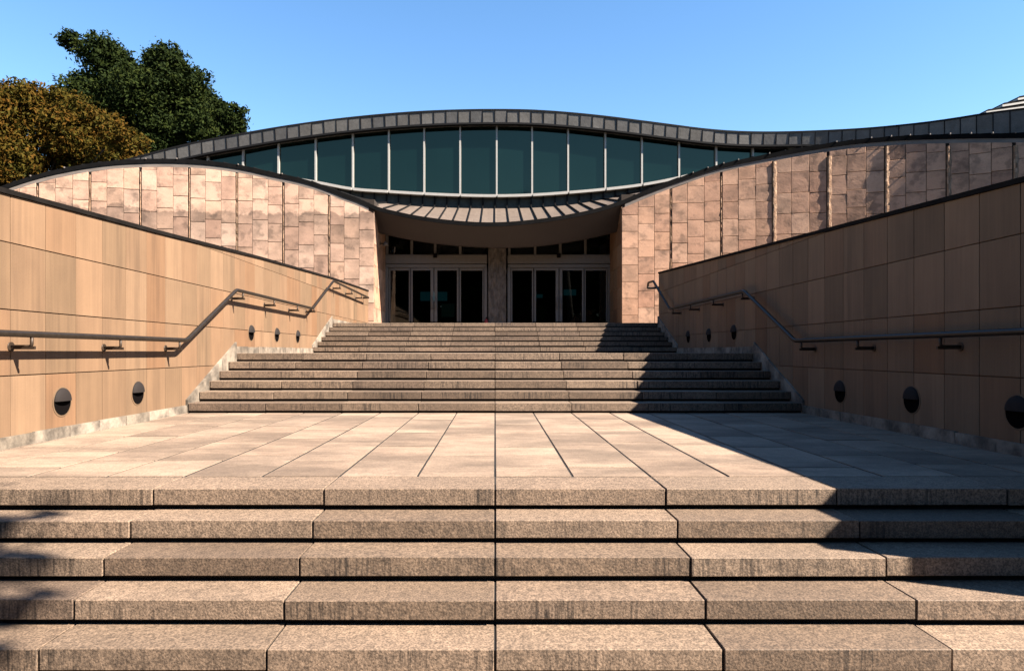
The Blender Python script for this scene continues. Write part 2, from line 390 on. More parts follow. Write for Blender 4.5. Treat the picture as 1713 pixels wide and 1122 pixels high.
# ---------------------------------------------------------------- side walls
def make_wall(sgn, y0, y1, top, label):
    t = thing('retaining_wall', label, 'wall', (sgn*HW, (y0+y1)/2, Z0), 'walls flanking the stairs')
    ztop = lambda y: interp(top, y)
    bot = [(0, Z0), (YP-5*T1, Z0), (YP, ZP), (YF1, ZP), (yl1-TF1, ZL1), (YF2, ZL1), (yl2-TF2, ZL2), (40, ZL2)]
    zbot = lambda y: interp(bot, y)
    x = sgn*HW; back = sgn*(HW+.55)
    mb = MB(); ys = [y0]+[a for a, b in top if y0 < a < y1]+[y1]
    prof = [(y0, Z0), (y1, Z0)]+[(y, ztop(y)-.005) for y in reversed(ys)]
    mb.prism(prof, x+sgn*.012, back, .5, 1)
    rows = [-2.3, -1.62, -.93, -.25, .43, 1.118, 1.80, 2.48]
    n = (-sgn, 0, 0)
    y = y0
    off = 7.03-.55*20
    cols = [y0]+[off+.55*k for k in range(80) if y0+.15 < off+.55*k < y1-.15]+[y1]
    colt = {}
    for ri, (za, zb) in enumerate(zip(rows[:-1], rows[1:])):
        for a, b in zip(cols[:-1], cols[1:]):
            lo = [max(za, zbot(a)-.02), max(za, zbot(b)-.02)]; hi = [min(zb, ztop(a)), min(zb, ztop(b))]
            lo[0] = min(lo[0], hi[0]); lo[1] = min(lo[1], hi[1])
            if hi[0]-lo[0] < .03 and hi[1]-lo[1] < .03: continue
            P = [((x, a, lo[0]), n), ((x, b, lo[1]), n), ((x, b, hi[1]), n), ((x, a, hi[0]), n)]
            if sgn > 0: P = [P[1], P[0], P[3], P[2]]
            panel(mb, P, .012, .005, .003, min(1, max(0, colt.setdefault(round(a, 2), rnd.random())*.5+rnd.random()*.4)), 0, .0012)
    # near end face and the return running outwards
    xr0, xr1 = sorted((sgn*(HW+.55), sgn*30.0))
    mb.box(xr0, xr1, y0, y0+.55, Z0, ztop(y0)-.006, .5, 1)
    xa = HW
    while xa < 30:
        for za, zb in zip(rows[:-1], rows[1:]):
            zb = min(zb, ztop(y0)); za = max(za, Z0)
            if zb-za < .05: continue
            P = [((sgn*xa, y0, za), (0, -1, 0)), ((sgn*(xa+.55), y0, za), (0, -1, 0)), ((sgn*(xa+.55), y0, zb), (0, -1, 0)), ((sgn*xa, y0, zb), (0, -1, 0))]
            panel(mb, P, .012, .0035, .003, rnd.random(), 0, .0012)
        xa += .55
    mb.build('wall_facing', [m_wall, m_wjoint], t)
    mb = MB(); ys2 = ys
    pr = [(y, ztop(y)-.002) for y in ys2]+[(y, ztop(y)+.05) for y in reversed(ys2)]
    xa, xb = sgn*(HW-.035), sgn*(HW+.58); mb.prism(pr, xa, xb)
    xr0, xr1 = sorted((sgn*(HW+.58), sgn*30.0)); mb.box(xr0, xr1, y0-.03, y0+.58, ztop(y0), ztop(y0)+.048)
    mb.build('coping', m_coping, t)
    # pale plinth following floor and flights
    mb = MB()
    segs = [(YP, YF1, ZP, ZP), (YF1, yl1-TF1, ZP, ZL1), (yl1-TF1, YF2, ZL1, ZL1), (YF2, yl2-TF2, ZL1, ZL2)]
    if y1 > 25: segs.append((yl2-TF2, y1-.02, ZL2, ZL2))
    for (ya, yb, za, zb) in segs:
        h = .125; dz = .06 if zb > za else 0
        k = max(1, int(round((yb-ya)/.62)))
        for j in range(k):
            fa, fb = j/k, (j+1)/k; A = ya+(yb-ya)*fa+.002; B = ya+(yb-ya)*fb-.002
            ZA = za+(zb-za)*fa; ZB = za+(zb-za)*fb; jt = rnd.uniform(-.006, .006)
            hh = h+(.085 if zb > za else 0)
            mb.prism([(A, ZA-.25), (B, ZB-.25), (B, ZB+hh+jt), (A, ZA+hh+jt)], sgn*(HW-.045+rnd.uniform(-.006, .006)), sgn*(HW+.01), rnd.random())
    mb.build('plinth', m_plinth, t)
    return t
TOPL = [(3.2, 1.44), (6.9, 1.607), (10.05, 1.742), (14.35, 1.96), (21.07, 2.23), (26.9, 2.37)]
TOPR = [(3.2, 1.42), (6.45, 1.598), (20.8, 2.37)]
make_wall(-1, 3.2, 26.9, TOPL, 'long sunlit tan stone wall rising along the left side of the stairs')
make_wall(1, 3.2, 20.8, TOPR, 'dark shaded stone wall along the right side of the stairs')

# ---------------------------------------------------------------- handrails
def bend(P, rad=.07, n=4):
    P = [Vector(p) for p in P]; out = [P[0]]
    for a, b, c in zip(P[:-2], P[1:-1], P[2:]):
        r_ = min(rad, (b-a).length*.45, (c-b).length*.45)
        s_ = b+(a-b).normalized()*r_; e_ = b+(c-b).normalized()*r_
        for k in range(n+1):
            q = k/n; out.append((1-q)**2*s_+2*q*(1-q)*b+q*q*e_)
    out.append(P[-1]); return [tuple(p) for p in out]
def handrail(sgn, pts, brk, label):
    xo = 4.77
    t = thing('handrail', label, 'handrail', (sgn*xo, pts[0][0], ZP), 'handrails on the stair walls')
    P = [(sgn*xo, y, z) for y, z in pts]
    P = [(sgn*(HW+.0), pts[0][0]+.0, pts[0][1])]+P
    ye, ze = pts[-1]
    if sgn < 0: P += [(sgn*HW, ye, ze)]
    else: P += [(sgn*xo, ye+.06, ze-.16), (sgn*xo, ye-.28, ze-.20), (sgn*(HW-.0), ye-.55, ze-.20)]
    mb = MB(); mb.tube(bend(P, .08), .034, 12); mb.build('rail', m_rail, t)
    for y in brk:
        z = interp(pts, y)
        mb = MB()
        mb.tube(bend([(sgn*(HW+.005), y, z-.125), (sgn*(xo), y, z-.125), (sgn*xo, y, z-.02)], .03), .017, 8)
        mb.box(*sorted((sgn*(xo-.035), sgn*(HW-.03))), y-.013, y+.013, z-.155, z-.122)
        b = mb.build('bracket', m_bracket, t)
        mb = MB(); mb.tube([(sgn*(HW+.002), y, z-.128), (sgn*(HW-.022), y, z-.128)], .05, 14); mb.build('wall_plate', m_bracket, b)
handrail(-1, [(4.0, .18), (10.56, .176), (12.6, 1.136), (17.86, 1.126), (20.17, 2.084), (25.8, 2.03)],
         [5.36, 7.03, 8.70, 10.33, 12.92, 14.75, 16.5, 18.0, 21.0, 22.75, 24.4],
         'bronze handrail on brackets along the sunlit left wall')
handrail(1, [(4.0, .189), (10.85, .171), (13.06, 1.155), (18.65, 1.16), (20.55, 2.12), (21.25, 2.14)],
         [5.64, 7.31, 8.98, 10.63, 13.16, 14.92, 16.67, 18.3],
         'metal handrail on brackets along the shaded right wall')

# ---------------------------------------------------------------- recessed round wall lights
def wall_light(sgn, y, z, label):
    x = sgn*HW; R = .155
    t = thing('wall_light', label, 'wall light', (x, y, z), 'round recessed lights in the stair walls')
    s = -sgn
    def ring(r0, o): return [(x+s*o, y+r0*math.cos(2*math.pi*k/32), z+r0*math.sin(2*math.pi*k/32)) for k in range(32)]
    mb = MB(); A = ring(R+.02, .001); B = ring(R+.018, .016); D = ring(R, .018)
    for P, Q in ((A, B), (B, D)):
        for k in range(32): mb.face([P[k], P[(k+1) % 32], Q[(k+1) % 32], Q[k]], smooth=True)
    mb.build('rim', m_wall, t)
    mb = MB(); prev = ring(R, .0175)
    for (rr, o) in ((R*.96, .0172), (R*.6, .0168), (.001, .0166)):
        cur = ring(rr, o)
        for k in range(32): mb.face([prev[k], prev[(k+1) % 32], cur[(k+1) % 32], cur[k]])
        prev = cur
    mb.build('hollow_shade', m_black, t)  # flat black disc, painted as the shade inside the lamp opening
    mb = MB(); nu, nv = 16, 7; G = []
    for i in range(nu+1):
        a = math.pi*i/nu; row = []
        for j in range(nv+1):
            b_ = math.pi/2*j/nv; rr = R*.97*math.cos(b_*.999)
            row.append((x+s*(.016+.06*math.sin(b_)), y+rr*math.cos(a), z+.012+rr*math.sin(a)))
        G.append(row)
    for i in range(nu):
        for j in range(nv): mb.face([G[i][j], G[i+1][j], G[i+1][j+1], G[i][j+1]], smooth=True)
    mb.face([(x+s*.016, y-R*.97, z+.012)]+[G[nu][j] for j in range(nv+1)])
    mb.face([G[0][j] for j in range(nv+1)]+[(x+s*.016, y, z+.012)])
    mb.build('hood', m_hood, t)
Ls = [(-1, 7.865, -.578, 'nearest hooded round light low in the sunlit left wall beside the plaza'),
      (-1, 9.53, -.578, 'second hooded round light in the sunlit left wall just before the middle flight'),
      (-1, 13.96, .38, 'first of three small round lights in the left wall above the first landing'),
      (-1, 15.6, .38, 'middle of three small round lights in the left wall above the first landing'),
      (-1, 17.25, .38, 'farthest small round light in the left wall beside the upper flight foot'),
      (1, 6.51, -.578, 'nearest black round light in the shaded right wall, cut by the photo edge'),
      (1, 8.17, -.578, 'middle one of three large black round lights in the shaded right wall'),
      (1, 9.86, -.578, 'black round light in the shaded right wall just before the middle flight'),
      (1, 14.24, .40, 'nearest of three small dark round lights in the right wall above the first landing'),
      (1, 15.9, .38, 'middle of three small dark round lights in the right wall above the first landing'),
      (1, 17.6, .38, 'farthest small dark round light in the right wall beside the upper flight foot')]
for a in Ls: wall_light(*a)

# ================================================================ MUSEUM BUILDING
YFa = 27.0
XL, XR = -4.78, 5.01
bld = thing('museum_building', 'museum with waved metal roof, pink marble facade and glass entrance doors', 'building', (0, YFa, ZL2))
RL, RR, TH0 = 70.0, 28.4, math.radians(3)
def fac(side, u):               # plan of the facade: point and outward normal
    R = RL if side < 0 else RR; th = TH0+u/R
    X = R*(math.sin(th)-math.sin(TH0)); Y = YFa-R*(math.cos(TH0)-math.cos(th))
    return ((XL-X) if side < 0 else (XR+X)), Y, Vector((math.sin(th)*(-side), -math.cos(th), 0))
EAVE = Spline([(-300, 440), (-120, 362), (-40, 331), (0, 315), (60, 295), (121, 281), (182, 272), (242, 268.5), (303, 268.5), (364, 273), (415, 281), (454, 290),
        (500, 299.5), (530, 308), (575, 325), (600, 334), (629, 347), (660, 355), (688, 361), (746, 369.5), (828, 374), (892, 369.5),
        (950, 361), (1008, 348), (1036, 339), (1081, 320), (1135, 300), (1198, 279), (1213, 275), (1272, 262.5), (1331, 251), (1419, 237.5),
        (1507, 230), (1595, 227), (1713, 225.6), (1900, 228), (2300, 240)])
def eave_at(X, Y): return (588-EAVE(828+F*X/Y))*Y/F
# eave line in plan, left to right
E = []
for k in range(44, 0, -1):
    X, Y, n = fac(-1, k*.5); E.append((X+n.x*.03, Y+n.y*.03))
for k in range(0, 21): E.append((XL+(XR-XL)*k/20, YFa-.03))
for k in range(1, 45):
    X, Y, n = fac(1, k*.5); E.append((X+n.x*.03, Y+n.y*.03))
# each flank: marble panels, backing, ribs
for side in (-1, 1):
    mb = MB(); cw = .585 if side < 0 else .635
    ribs = []
    def zt(u):
        X, Y, n = fac(side, u); return eave_at(X+n.x*.03, Y+n.y*.03)-.26
    ncol_ = 37
    for i in range(ncol_):
        u0, u1 = i*cw, (i+1)*cw
        if side < 0: heavy = (i % 3 == 2)
        else: heavy = (i % 3 == 2)
        X0, Y0, n0 = fac(side, u0); X1, Y1, n1 = fac(side, u1)
        z = .3+rnd.uniform(0, .5)
        h = rnd.choice((.72, .8, .9)) if side < 0 else rnd.choice((.66, .72, .78))
        t0, t1 = zt(u0), zt(u1)
        # backing
        mb.face([(X0, Y0, .2), (X1, Y1, .2), (X1, Y1, t1+.2), (X0, Y0, t0+.2)], .5, 1)
        if side > 0 and i >= 7 : heavy_tone = 0
        while z < max(t0, t1):
            za, zb = z, z+h
            hi0, hi1 = min(zb, t0), min(zb, t1); lo0, lo1 = min(za, hi0), min(za, hi1)
            if max(hi0-lo0, hi1-lo1) > .04:
                P = [((X0, Y0, lo0), n0), ((X1, Y1, lo1), n1), ((X1, Y1, hi1), n1), ((X0, Y0, hi0), n0)]
                if side < 0: P = [P[1], P[0], P[3], P[2]]
                ua, ub = (.045 if (i % 3 == 0 and i) else 0), (.045 if heavy else 0)
                if side < 0: ua, ub = ub, ua
                d_ = (Vector(P[1][0])-Vector(P[0][0])); d_.z = 0; d_.normalize()
                P = [(tuple(Vector(P[0][0])+d_*ua), P[0][1]), (tuple(Vector(P[1][0])-d_*ub), P[1][1]), (tuple(Vector(P[2][0])-d_*ub), P[2][1]), (tuple(Vector(P[3][0])+d_*ua), P[3][1])]
                panel(mb, P, .05, .0095, .006, .2+.6*rnd.random(), 0, .006)
            z = zb
        if heavy and i < 35: ribs.append(u1)
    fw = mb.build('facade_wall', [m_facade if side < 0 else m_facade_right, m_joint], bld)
    for u in ribs:
        X, Y, n = fac(side, u); tng = Vector((-n.y, n.x, 0)); top = zt(u); mb = MB()
        z = .3; prev = None
        while z < top-.02:
            c = Vector((X, Y, min(z, top-.02)))
            if side < 0 or u < 4.5:
                o = rnd.uniform(.02, .07); s0 = rnd.uniform(.6, 1.1)*.026; s1 = rnd.uniform(.6, 1.1)*.026
                row = [tuple(c-tng*s0), tuple(c-tng*s0*.8+n*o*rnd.uniform(.7, 1)), tuple(c+n*o*1.1), tuple(c+tng*s1*.8+n*o*rnd.uniform(.7, 1)), tuple(c+tng*s1)]
            else:           # wedge: tall edge towards the doors, split face falling away to the right
                o = rnd.uniform(.075, .105); s1 = rnd.uniform(.13, .18)
                row = [tuple(c-tng*.02), tuple(c-tng*.018+n*o*rnd.uniform(.8, 1)), tuple(c+tng*.03+n*o), tuple(c+tng*s1*.55+n*(.03+o*.45)), tuple(c+tng*s1+n*.03)]
            if prev:
                for q in range(4): mb.face([prev[q], prev[q+1], row[q+1], row[q]], rnd.random())
            prev = row; z += rnd.uniform(.10, .2)
        mb.build('stone_rib', m_rib, fw)
# jambs of the entrance recess
for xj, s, mm in ((XL, -1, m_facade), (XR, 1, m_facade)):
    mb = MB(); zt_ = eave_at(xj, YFa-.03)-.2
    mb.box(*sorted((xj, xj+s*.5)), YFa+.04, 30.4, .5, zt_+.5)
    mb.box(*sorted((xj+s*.01, xj+s*.02)), YFa-.02, YFa+.04, .5, zt_)
    z = ZL2
    while z < zt_-.1:
        z2 = min(z+.85, zt_)
        for (ya, yb) in ((YFa-.035, YFa+.9), (YFa+.9, YFa+1.9), (YFa+1.9, 29.7)):
            n = (-s, 0, 0); P = [((xj, ya, z), n), ((xj, yb, z), n), ((xj, yb, z2), n), ((xj, ya, z2), n)]
            if s > 0: P = [P[1], P[0], P[3], P[2]]
            panel(mb, P, .012, .004, .003, rnd.random(), 1)
        z = z2
    mb.build('jamb', [m_joint, m_facade if s < 0 else m_wall], bld)  # right jamb: darker tile colour stands in for its shade

# ---- lower waved roof
YG = 31.4
BASE = Spline([(575, 328), (600, 334), (652, 341), (700, 345), (760, 347.5), (828, 348.5), (900, 347), (950, 343), (1012, 333), (1073, 321), (1110, 311), (1135, 303)])
def base_z(X):
    px = 828+F*X/YG
    y = BASE(px) if 575 <= px <= 1135 else EAVE(px)+5
    if 560 < px < 575: y = 328+(px-575)*.33
    return (588-y)*YG/F
def roof_z(X, Y):
    ye = float(np.interp(X, [a for a, b in E], [b for a, b in E])); ze = eave_at(X, ye)
    q = min(1, max(0, (Y-ye)/(YG-ye)))
    return ze+(base_z(X)-ze)*q
mb = MB(); NS = 10
xs = [E[0][0]+(E[-1][0]-E[0][0])*k/260 for k in range(261)]
eY = lambda X: float(np.interp(X, [a for a, b in E], [b for a, b in E]))
grid = []
for X in xs:
    ye = eY(X); grid.append([(X, ye+(YG-ye)*q/NS, roof_z(X, ye+(YG-ye)*q/NS)) for q in range(NS+1)])
for a, b in zip(grid[:-1], grid[1:]):
    tn = rnd.random()
    for q in range(NS): mb.face([a[q], b[q], b[q+1], a[q+1]], .35+.3*rnd.random()*.3+tn*.25, 0, True)
pitch = .553
k0 = int(math.floor(xs[0]/pitch))+1; k1 = int(math.floor(xs[-1]/pitch))
for k in range(k0, k1+1):
    X = k*pitch; ye = eY(X)-.01
    L_ = [(ye+(YG-.05-ye)*q/8) for q in range(9)]
    V = []; Fs = []
    for q, y in enumerate(L_):
        z = roof_z(X, y); w_ = .016
        V += [(X-w_, y, z-.01), (X-w_, y, z+.075), (X+w_, y, z+.075), (X+w_, y, z-.01)]
        if q:
            o = 4*q; Fs += [(o-4, o-3, o+1, o), (o-3, o-2, o+2, o+1), (o-2, o-1, o+3, o+2)]
    Fs += [(0, 3, 2, 1), (32, 33, 34, 35)]
    mb.mesh(V, Fs, .5, 1)
lr = mb.build('lower_roof', [m_apron, m_seam], bld, fix=False)
# bright seam end clips along the eave
for k in range(k0, k1+1):
    X = k*pitch+rnd.uniform(-.02, .02); ye = eY(X)-.05; z = eave_at(X, eY(X))
    if rnd.random() < (.35 if X > 0 else .7) or abs(X) < 7: continue
    mb = MB(); mb.cbox(X-.018, X+.018, ye-.02, ye+.05, z+.03, z+.085, .006); mb.build('seam_clip', m_flash, lr)
# eave edge strip and flashing under it
def eave_strip(name, mat, o0, o1, top, bot, rng=None):
    mb = MB(); P = []
    for X in xs:
        if rng and not (rng[0] <= X <= rng[1]): continue
        ye = eY(X); z = eave_at(X, ye)
        P.append([(X, ye+o0, z+top), (X, ye+o0, z+bot), (X, ye+o1, z+bot), (X, ye+o1, z+top)])
    for a, b in zip(P[:-1], P[1:]):
        for i in range(4): mb.face([a[i], a[(i+1) % 4], b[(i+1) % 4], b[i]], .5, 0, False)
    return mb.build(name, mat, lr)
eave_strip('eave_edge', m_eave, -.03, .40, .045, -.115)
eave_strip('flashing', m_flash, .0, .38, -.118, -.262, (-99, XL-.02)); eave_strip('flashing', m_flash, .0, .38, -.118, -.262, (XR+.02, 99))

# ---- curb, clerestory glazing
GB = Spline([(330, 300), (480, 299), (529, 306.5), (591, 318), (651, 322.5), (710, 326), (770, 328.5), (831, 329.5), (890, 328), (950, 324), (1012, 318.5), (1073, 311), (1135, 299), (1197, 283), (1260, 268), (1330, 255)])
FT = Spline([(100, 300), (180, 277), (230, 264), (245, 260), (300, 246), (345, 236), (400, 226), (460, 215.5), (520, 206.5), (580, 199), (640, 193), (700, 188.5), (760, 186), (828, 185),
      (890, 186), (950, 190), (1010, 196), (1070, 203.5), (1120, 210), (1170, 216.5), (1215, 220.5), (1280, 222.5), (1340, 221.5), (1400, 219), (1450, 216), (1500, 211.5),
      (1550, 206), (1600, 199), (1650, 191), (1713, 183), (1800, 172)])
FH = 22.0
mb = MB(); X = -9.0
while X < 9.9:
    xb = X+.12; za = [base_z(q)-.3 for q in (X, xb)]; zb = [(588-GB(828+F*q/YG))*YG/F+.02 for q in (X, xb)]
    mb.face([(X, YG-.03, za[0]), (xb, YG-.03, za[1]), (xb, YG-.03, zb[1]), (X, YG-.03, zb[0])], .5)
    X = xb
for k in range(-16, 18):
    X = k*pitch; zb = (588-GB(828+F*X/YG))*YG/F-.05; za = base_z(X)-.02
    if zb-za > .03: mb.box(X-.03, X+.03, YG-.13, YG-.031, za, zb, .1, 1)
mb.build('roof_curb', [m_curb, m_seam], bld)
mul = [288, 349, 408, 467, 529, 591, 651, 710, 770, 831, 890, 950, 1012, 1073, 1135, 1197, 1258, 1319]
mull_w = .075
for a, b in zip(mul[:-1], mul[1:]):
    xa, xb = (a-828)*YG/F, (b-828)*YG/F
    tz = lambda X: (588-FT(828+F*X/YG)-FH-.0)*YG/F
    bz = lambda X: (588-GB(828+F*X/YG))*YG/F
    mb = MB()
    h = mull_w/2
    def bar(x0, x1, z00, z01, z10, z11, y0, y1):
        V = [(x0, y0, z00), (x1, y0, z10), (x1, y0, z11), (x0, y0, z01), (x0, y1, z00), (x1, y1, z10), (x1, y1, z11), (x0, y1, z01)]
        mb.mesh(V, [(0, 1, 2, 3), (7, 6, 5, 4), (0, 4, 5, 1), (3, 2, 6, 7), (0, 3, 7, 4), (1, 5, 6, 2)])
    mb.box(xa-h, xa+h, YG-.14, YG+.05, bz(xa)-.02, tz(xa)+.25)
    xm = [xa+h+.001+(xb-xa-2*h-.002)*q/4 for q in range(5)]
    for x0, x1 in zip(xm[:-1], xm[1:]):
        bar(x0, x1, bz(x0)-.07, bz(x0)+.05, bz(x1)-.07, bz(x1)+.05, YG-.30, YG+.05)
        bar(x0, x1, tz(x0)-.07, tz(x0)+.03, tz(x1)-.07, tz(x1)+.03, YG-.10, YG+.05)
    fr = mb.build('clerestory_window', m_white, bld)
    mb = MB(); n = 6
    tilt = rnd.uniform(-.006, .006); ptone = rnd.random()
    for q in range(n):
        x0 = xa+(xb-xa)*q/n; x1 = xa+(xb-xa)*(q+1)/n
        mb.face([(x0, YG+.01+tilt*q, bz(x0)-.05), (x1, YG+.01+tilt*(q+1), bz(x1)-.05), (x1, YG+.01+tilt*(q+1), tz(x1)+.1), (x0, YG+.01+tilt*q, tz(x0)+.1)], ptone)
    mb.build('pane', m_clere, fr)
# ---- upper waved roof
YU = 31.0
ND = []                         # fascia nodes (X, Y): straight, then swinging forward at the right
k = -41
while k*pitch < 11.3: ND.append((k*pitch, YU)); k += 1
x_s, RU = ND[-1][0], 15.0
for j in range(1, 24): th = j*pitch/RU; ND.append((x_s+RU*math.sin(th), YU-RU*(1-math.cos(th))))
fz = lambda X, Y: (588-FT(828+F*X/Y))*Y/F
def fh(X, Y):
    px = 828+F*X/Y; return (FH if px < 1335 else FH+(px-1335)*.05)*Y/F
mb = MB(); sub = []
for (a, b) in zip(ND[:-1], ND[1:]):
    for q in range(3): sub.append((a[0]+(b[0]-a[0])*q/3, a[1]+(b[1]-a[1])*q/3))
for a, b in zip(sub[:-1], sub[1:]):
    za, zb = fz(*a), fz(*b); fa, fb = za-fh(*a), zb-fh(*b)
    mb.face([(a[0], a[1]-.05, za), (b[0], b[1]-.05, zb), (b[0], 46, zb+.6), (a[0], 46, za+.6)], .3, 0, True)
    mb.face([(a[0], 46, za+.6), (b[0], 46, zb+.6), (b[0], 46, 0), (a[0], 46, 0)], .3, 0)
    mb.face([(a[0], a[1], fa), (b[0], b[1], fb), (b[0], YG+.4, fb), (a[0], YG+.4, fa)], .3, 0)
    mb.face([(a[0], a[1]+.03, fa), (b[0], b[1]+.03, fb), (b[0], b[1]+.03, zb), (a[0], a[1]+.03, za)], .3, 0)
ur = mb.build('upper_roof', [m_lead], bld)
mb = MB()
for a, b in zip(ND[:-1], ND[1:]):
    A, B = Vector((a[0], a[1], 0)), Vector((b[0], b[1], 0)); t_ = (B-A).normalized(); n_ = Vector((t_.y, -t_.x, 0))
    za, zb = fz(*a), fz(*b); ha, hb = fh(*a), fh(*b); o = rnd.uniform(-.012, .012)
    def P_(base, out, z): q = base+n_*out; return (q.x, q.y, z)
    mb.face([P_(A+t_*.01, .02, za-ha+.05), P_(B-t_*.01, .02, zb-hb+.05), P_(B-t_*.01, .10+o, zb-.045), P_(A+t_*.01, .10+o, za-.045)], rnd.random(), 0)
    V = []
    for e in (-.016, .016): V += [P_(A+t_*e, .122, za-.03), P_(A+t_*e, .042, za-ha+.05), P_(A+t_*e, -.05, za-ha+.05), P_(A+t_*e, -.05, za-.03)]
    mb.mesh(V, [(0, 1, 2, 3), (7, 6, 5, 4), (0, 4, 5, 1), (1, 5, 6, 2), (0, 3, 7, 4)], .2, 1)
    for (top, bot, out) in ((lambda h: .03, lambda h: -.045, .118), (lambda h: -h+.05, lambda h: -h-.03, .045)):
        V = [P_(A, out, za+bot(ha)), P_(B, out, zb+bot(hb)), P_(B, out, zb+top(hb)), P_(A, out, za+top(ha))]
        V += [P_(A, -.2, za+bot(ha)), P_(B, -.2, zb+bot(hb)), P_(B, -.2, zb+top(hb)), P_(A, -.2, za+top(ha))]
        mb.mesh(V, [(0, 1, 2, 3), (3, 2, 6, 7), (0, 4, 5, 1)], .2, 1)
mb.build('roof_fascia', [m_lead, m_seam], ur)
# stepped sheets where the upper roof climbs at the right
mb = MB()
for (xa, ya, xb, yb) in ((1618, 193, 1800, 172), (1650, 182.5, 1800, 162), (1677, 171.5, 1800, 152), (1703, 160.5, 1800, 143)):
    Y = 28.6; Xa, Xb = (xa-828)*Y/F, (xb-828)*Y/F; Za, Zb = (588-ya)*Y/F, (588-yb)*Y/F
    for (t0, t1, mi, yo) in ((0, -.10, 1, .03), (-.10, -.18, 0, .0), (-.18, -.33, 1, .12)):
        V = [(Xa, Y+yo, Za+t1), (Xb, Y+yo, Zb+t1), (Xb, Y+yo, Zb+t0), (Xa+.1*mi, Y+yo, Za+t0)]
        V += [(x, Y+3.5, z) for x, y, z in V]
        mb.mesh(V, [(0, 1, 2, 3), (3, 2, 6, 7), (0, 3, 7, 4), (0, 4, 5, 1), (1, 5, 6, 2)], .8, mi)
mb.build('stepped_roof_edge', [m_white, m_eave], ur)

# ---- canopy soffit over the doors
SB = Spline([(610, 384), (629, 388), (660, 395), (700, 402.5), (746, 408.5), (800, 412.5), (850, 413.5), (900, 411), (950, 404.5), (1000, 395), (1038, 386), (1060, 382)])
mb = MB(); n = 40; YS = 27.95
for k in range(n):
    c = []
    for q in (k, k+1):
        X = XL+.003+(XR-XL-.006)*q/n
        zt_ = eave_at(X, YFa-.03)-.115; zb = (588-SB(828+F*X/YS))*YS/F
        c.append(((X, YFa-.015, zt_+.004), (X, YFa+.03, zt_-.03), (X, YS, zb), (X, YS+.25, zb-.0), (X, 29.8, zb+.35)))
    for i in range(4): mb.face([c[0][i], c[1][i], c[1][i+1], c[0][i+1]], .5, 0, False)
mb.build('canopy_soffit', m_fascia, bld)

# ---- entrance screen
YD = 29.8
dx = lambda px: (px-828)*YD/F
dz = lambda py: (588-py)*YD/F
ZD = ZL2
def pbox(mb, a, b, ya, yb, y0, y1, **k): mb.cbox(dx(a), dx(b), y0, y1, dz(yb), dz(ya), .006, **k)
for (xa, xb, st_) in ((645, 815, (645, 687, 726, 768, 810)), (849, 1022, (849, 893, 935, 977, 1017))):
    mb = MB()
    mb.cbox(dx(xa), dx(xb), YD-.14, YD+.10, dz(441), dz(427), .008)
    mb.cbox(dx(xa)+.01, dx(xb)-.01, YD-.08, YD+.10, dz(448), dz(442), .006)
    for a in (xa, xb-5): mb.cbox(dx(a), dx(a+5), YD-.10, YD+.10, ZD-.004, dz(448.2), .006)
    pf = mb.build('door_portal', m_alu, bld)
    mb = MB(); mb.cbox(dx((xa+xb)/2-4.5), dx((xa+xb)/2+1.5), YD-.24, YD-.142, dz(432), dz(425), .01); mb.build('door_sensor', m_black, pf)
    bounds = [xa+5]+list(st_[1:4])+[xb-5]
    for i in range(4):
        a, b = bounds[i]+.6, bounds[i+1]-.6; yo = 0 if i in (1, 2) else .05
        mb = MB(); wl, wr = (5, 3) if i == 2 else (3, 5) if i == 1 else (2.5, 2.5)
        pbox(mb, a, a+wl, 448.4, 538.2, YD-.05+yo, YD+yo); pbox(mb, b-wr, b, 448.4, 538.2, YD-.05+yo, YD+yo)
        mb.cbox(dx(a+wl)+.001, dx(b-wr)-.001, YD-.045+yo, YD-.005+yo, dz(452.5), dz(448.4), .005)
        mb.cbox(dx(a+wl)+.001, dx(b-wr)-.001, YD-.045+yo, YD-.005+yo, ZD+.003, ZD+.15, .005)
        d = mb.build('sliding_door', m_alu, bld)
        mb = MB(); mb.box(dx(a+wl)-.004, dx(b-wr)+.004, YD-.03+yo, YD-.018+yo, ZD+.14, dz(452)); mb.build('door_pane', m_doorglass, d)
        if i in (1, 2):
            hx = dx(b-wr*.5) if i == 1 else dx(a+wl*.5); mb = MB()
            mb.tube([(hx, YD-.11+yo, ZD+.95), (hx, YD-.11+yo, ZD+1.5)], .02, 8); mb.box(hx-.01, hx+.01, YD-.11+yo, YD-.049+yo, ZD+1.0, ZD+1.03); mb.box(hx-.01, hx+.01, YD-.11+yo, YD-.049+yo, ZD+1.42, ZD+1.45)
            mb.build('door_handle', m_alu, d)
    # transom lights over the portal
    tb = [xa+1]+list(st_[1:4])+[xb-1]
    for i in range(4):
        a, b = tb[i], tb[i+1]; mb = MB()
        mb.box(dx(a), dx(a+4), YD-.06, YD+.05, dz(426.9), dz(380)); mb.box(dx(a+3.9), dx(b)-.002, YD-.05, YD+.045, dz(426.9), dz(425.5))
        w_ = mb.build('transom_window', m_alu, bld)
        mb = MB(); mb.box(dx(a+4)-.004, dx(b)-.004, YD-.01, YD+.004, dz(426.9), dz(380)); mb.build('pane', m_doorglass, w_)
mb = MB(); nz = 26
for s_, xa, xb in ((0, 817, 846.5),):
    G = []
    for j in range(nz+1):
        z = ZD-.002+(dz(400)-ZD)*j/nz; row = []
        for i in range(13):
            x = dx(xa)+(dx(xb)-dx(xa))*i/12; jj = 0 if i in (0, 12) else 1
            row.append((x+(rnd.uniform(-.01, .01)), YD-.22+rnd.uniform(-.022, .022)*jj, z))
        row = [(dx(xa), YD+.2, z)]+row+[(dx(xb), YD+.2, z)]; G.append(row)
    for j in range(nz):
        for i in range(14): mb.face([G[j][i], G[j][i+1], G[j+1][i+1], G[j+1][i]], rnd.random())
mb.build('stone_pillar', m_pillar, bld)
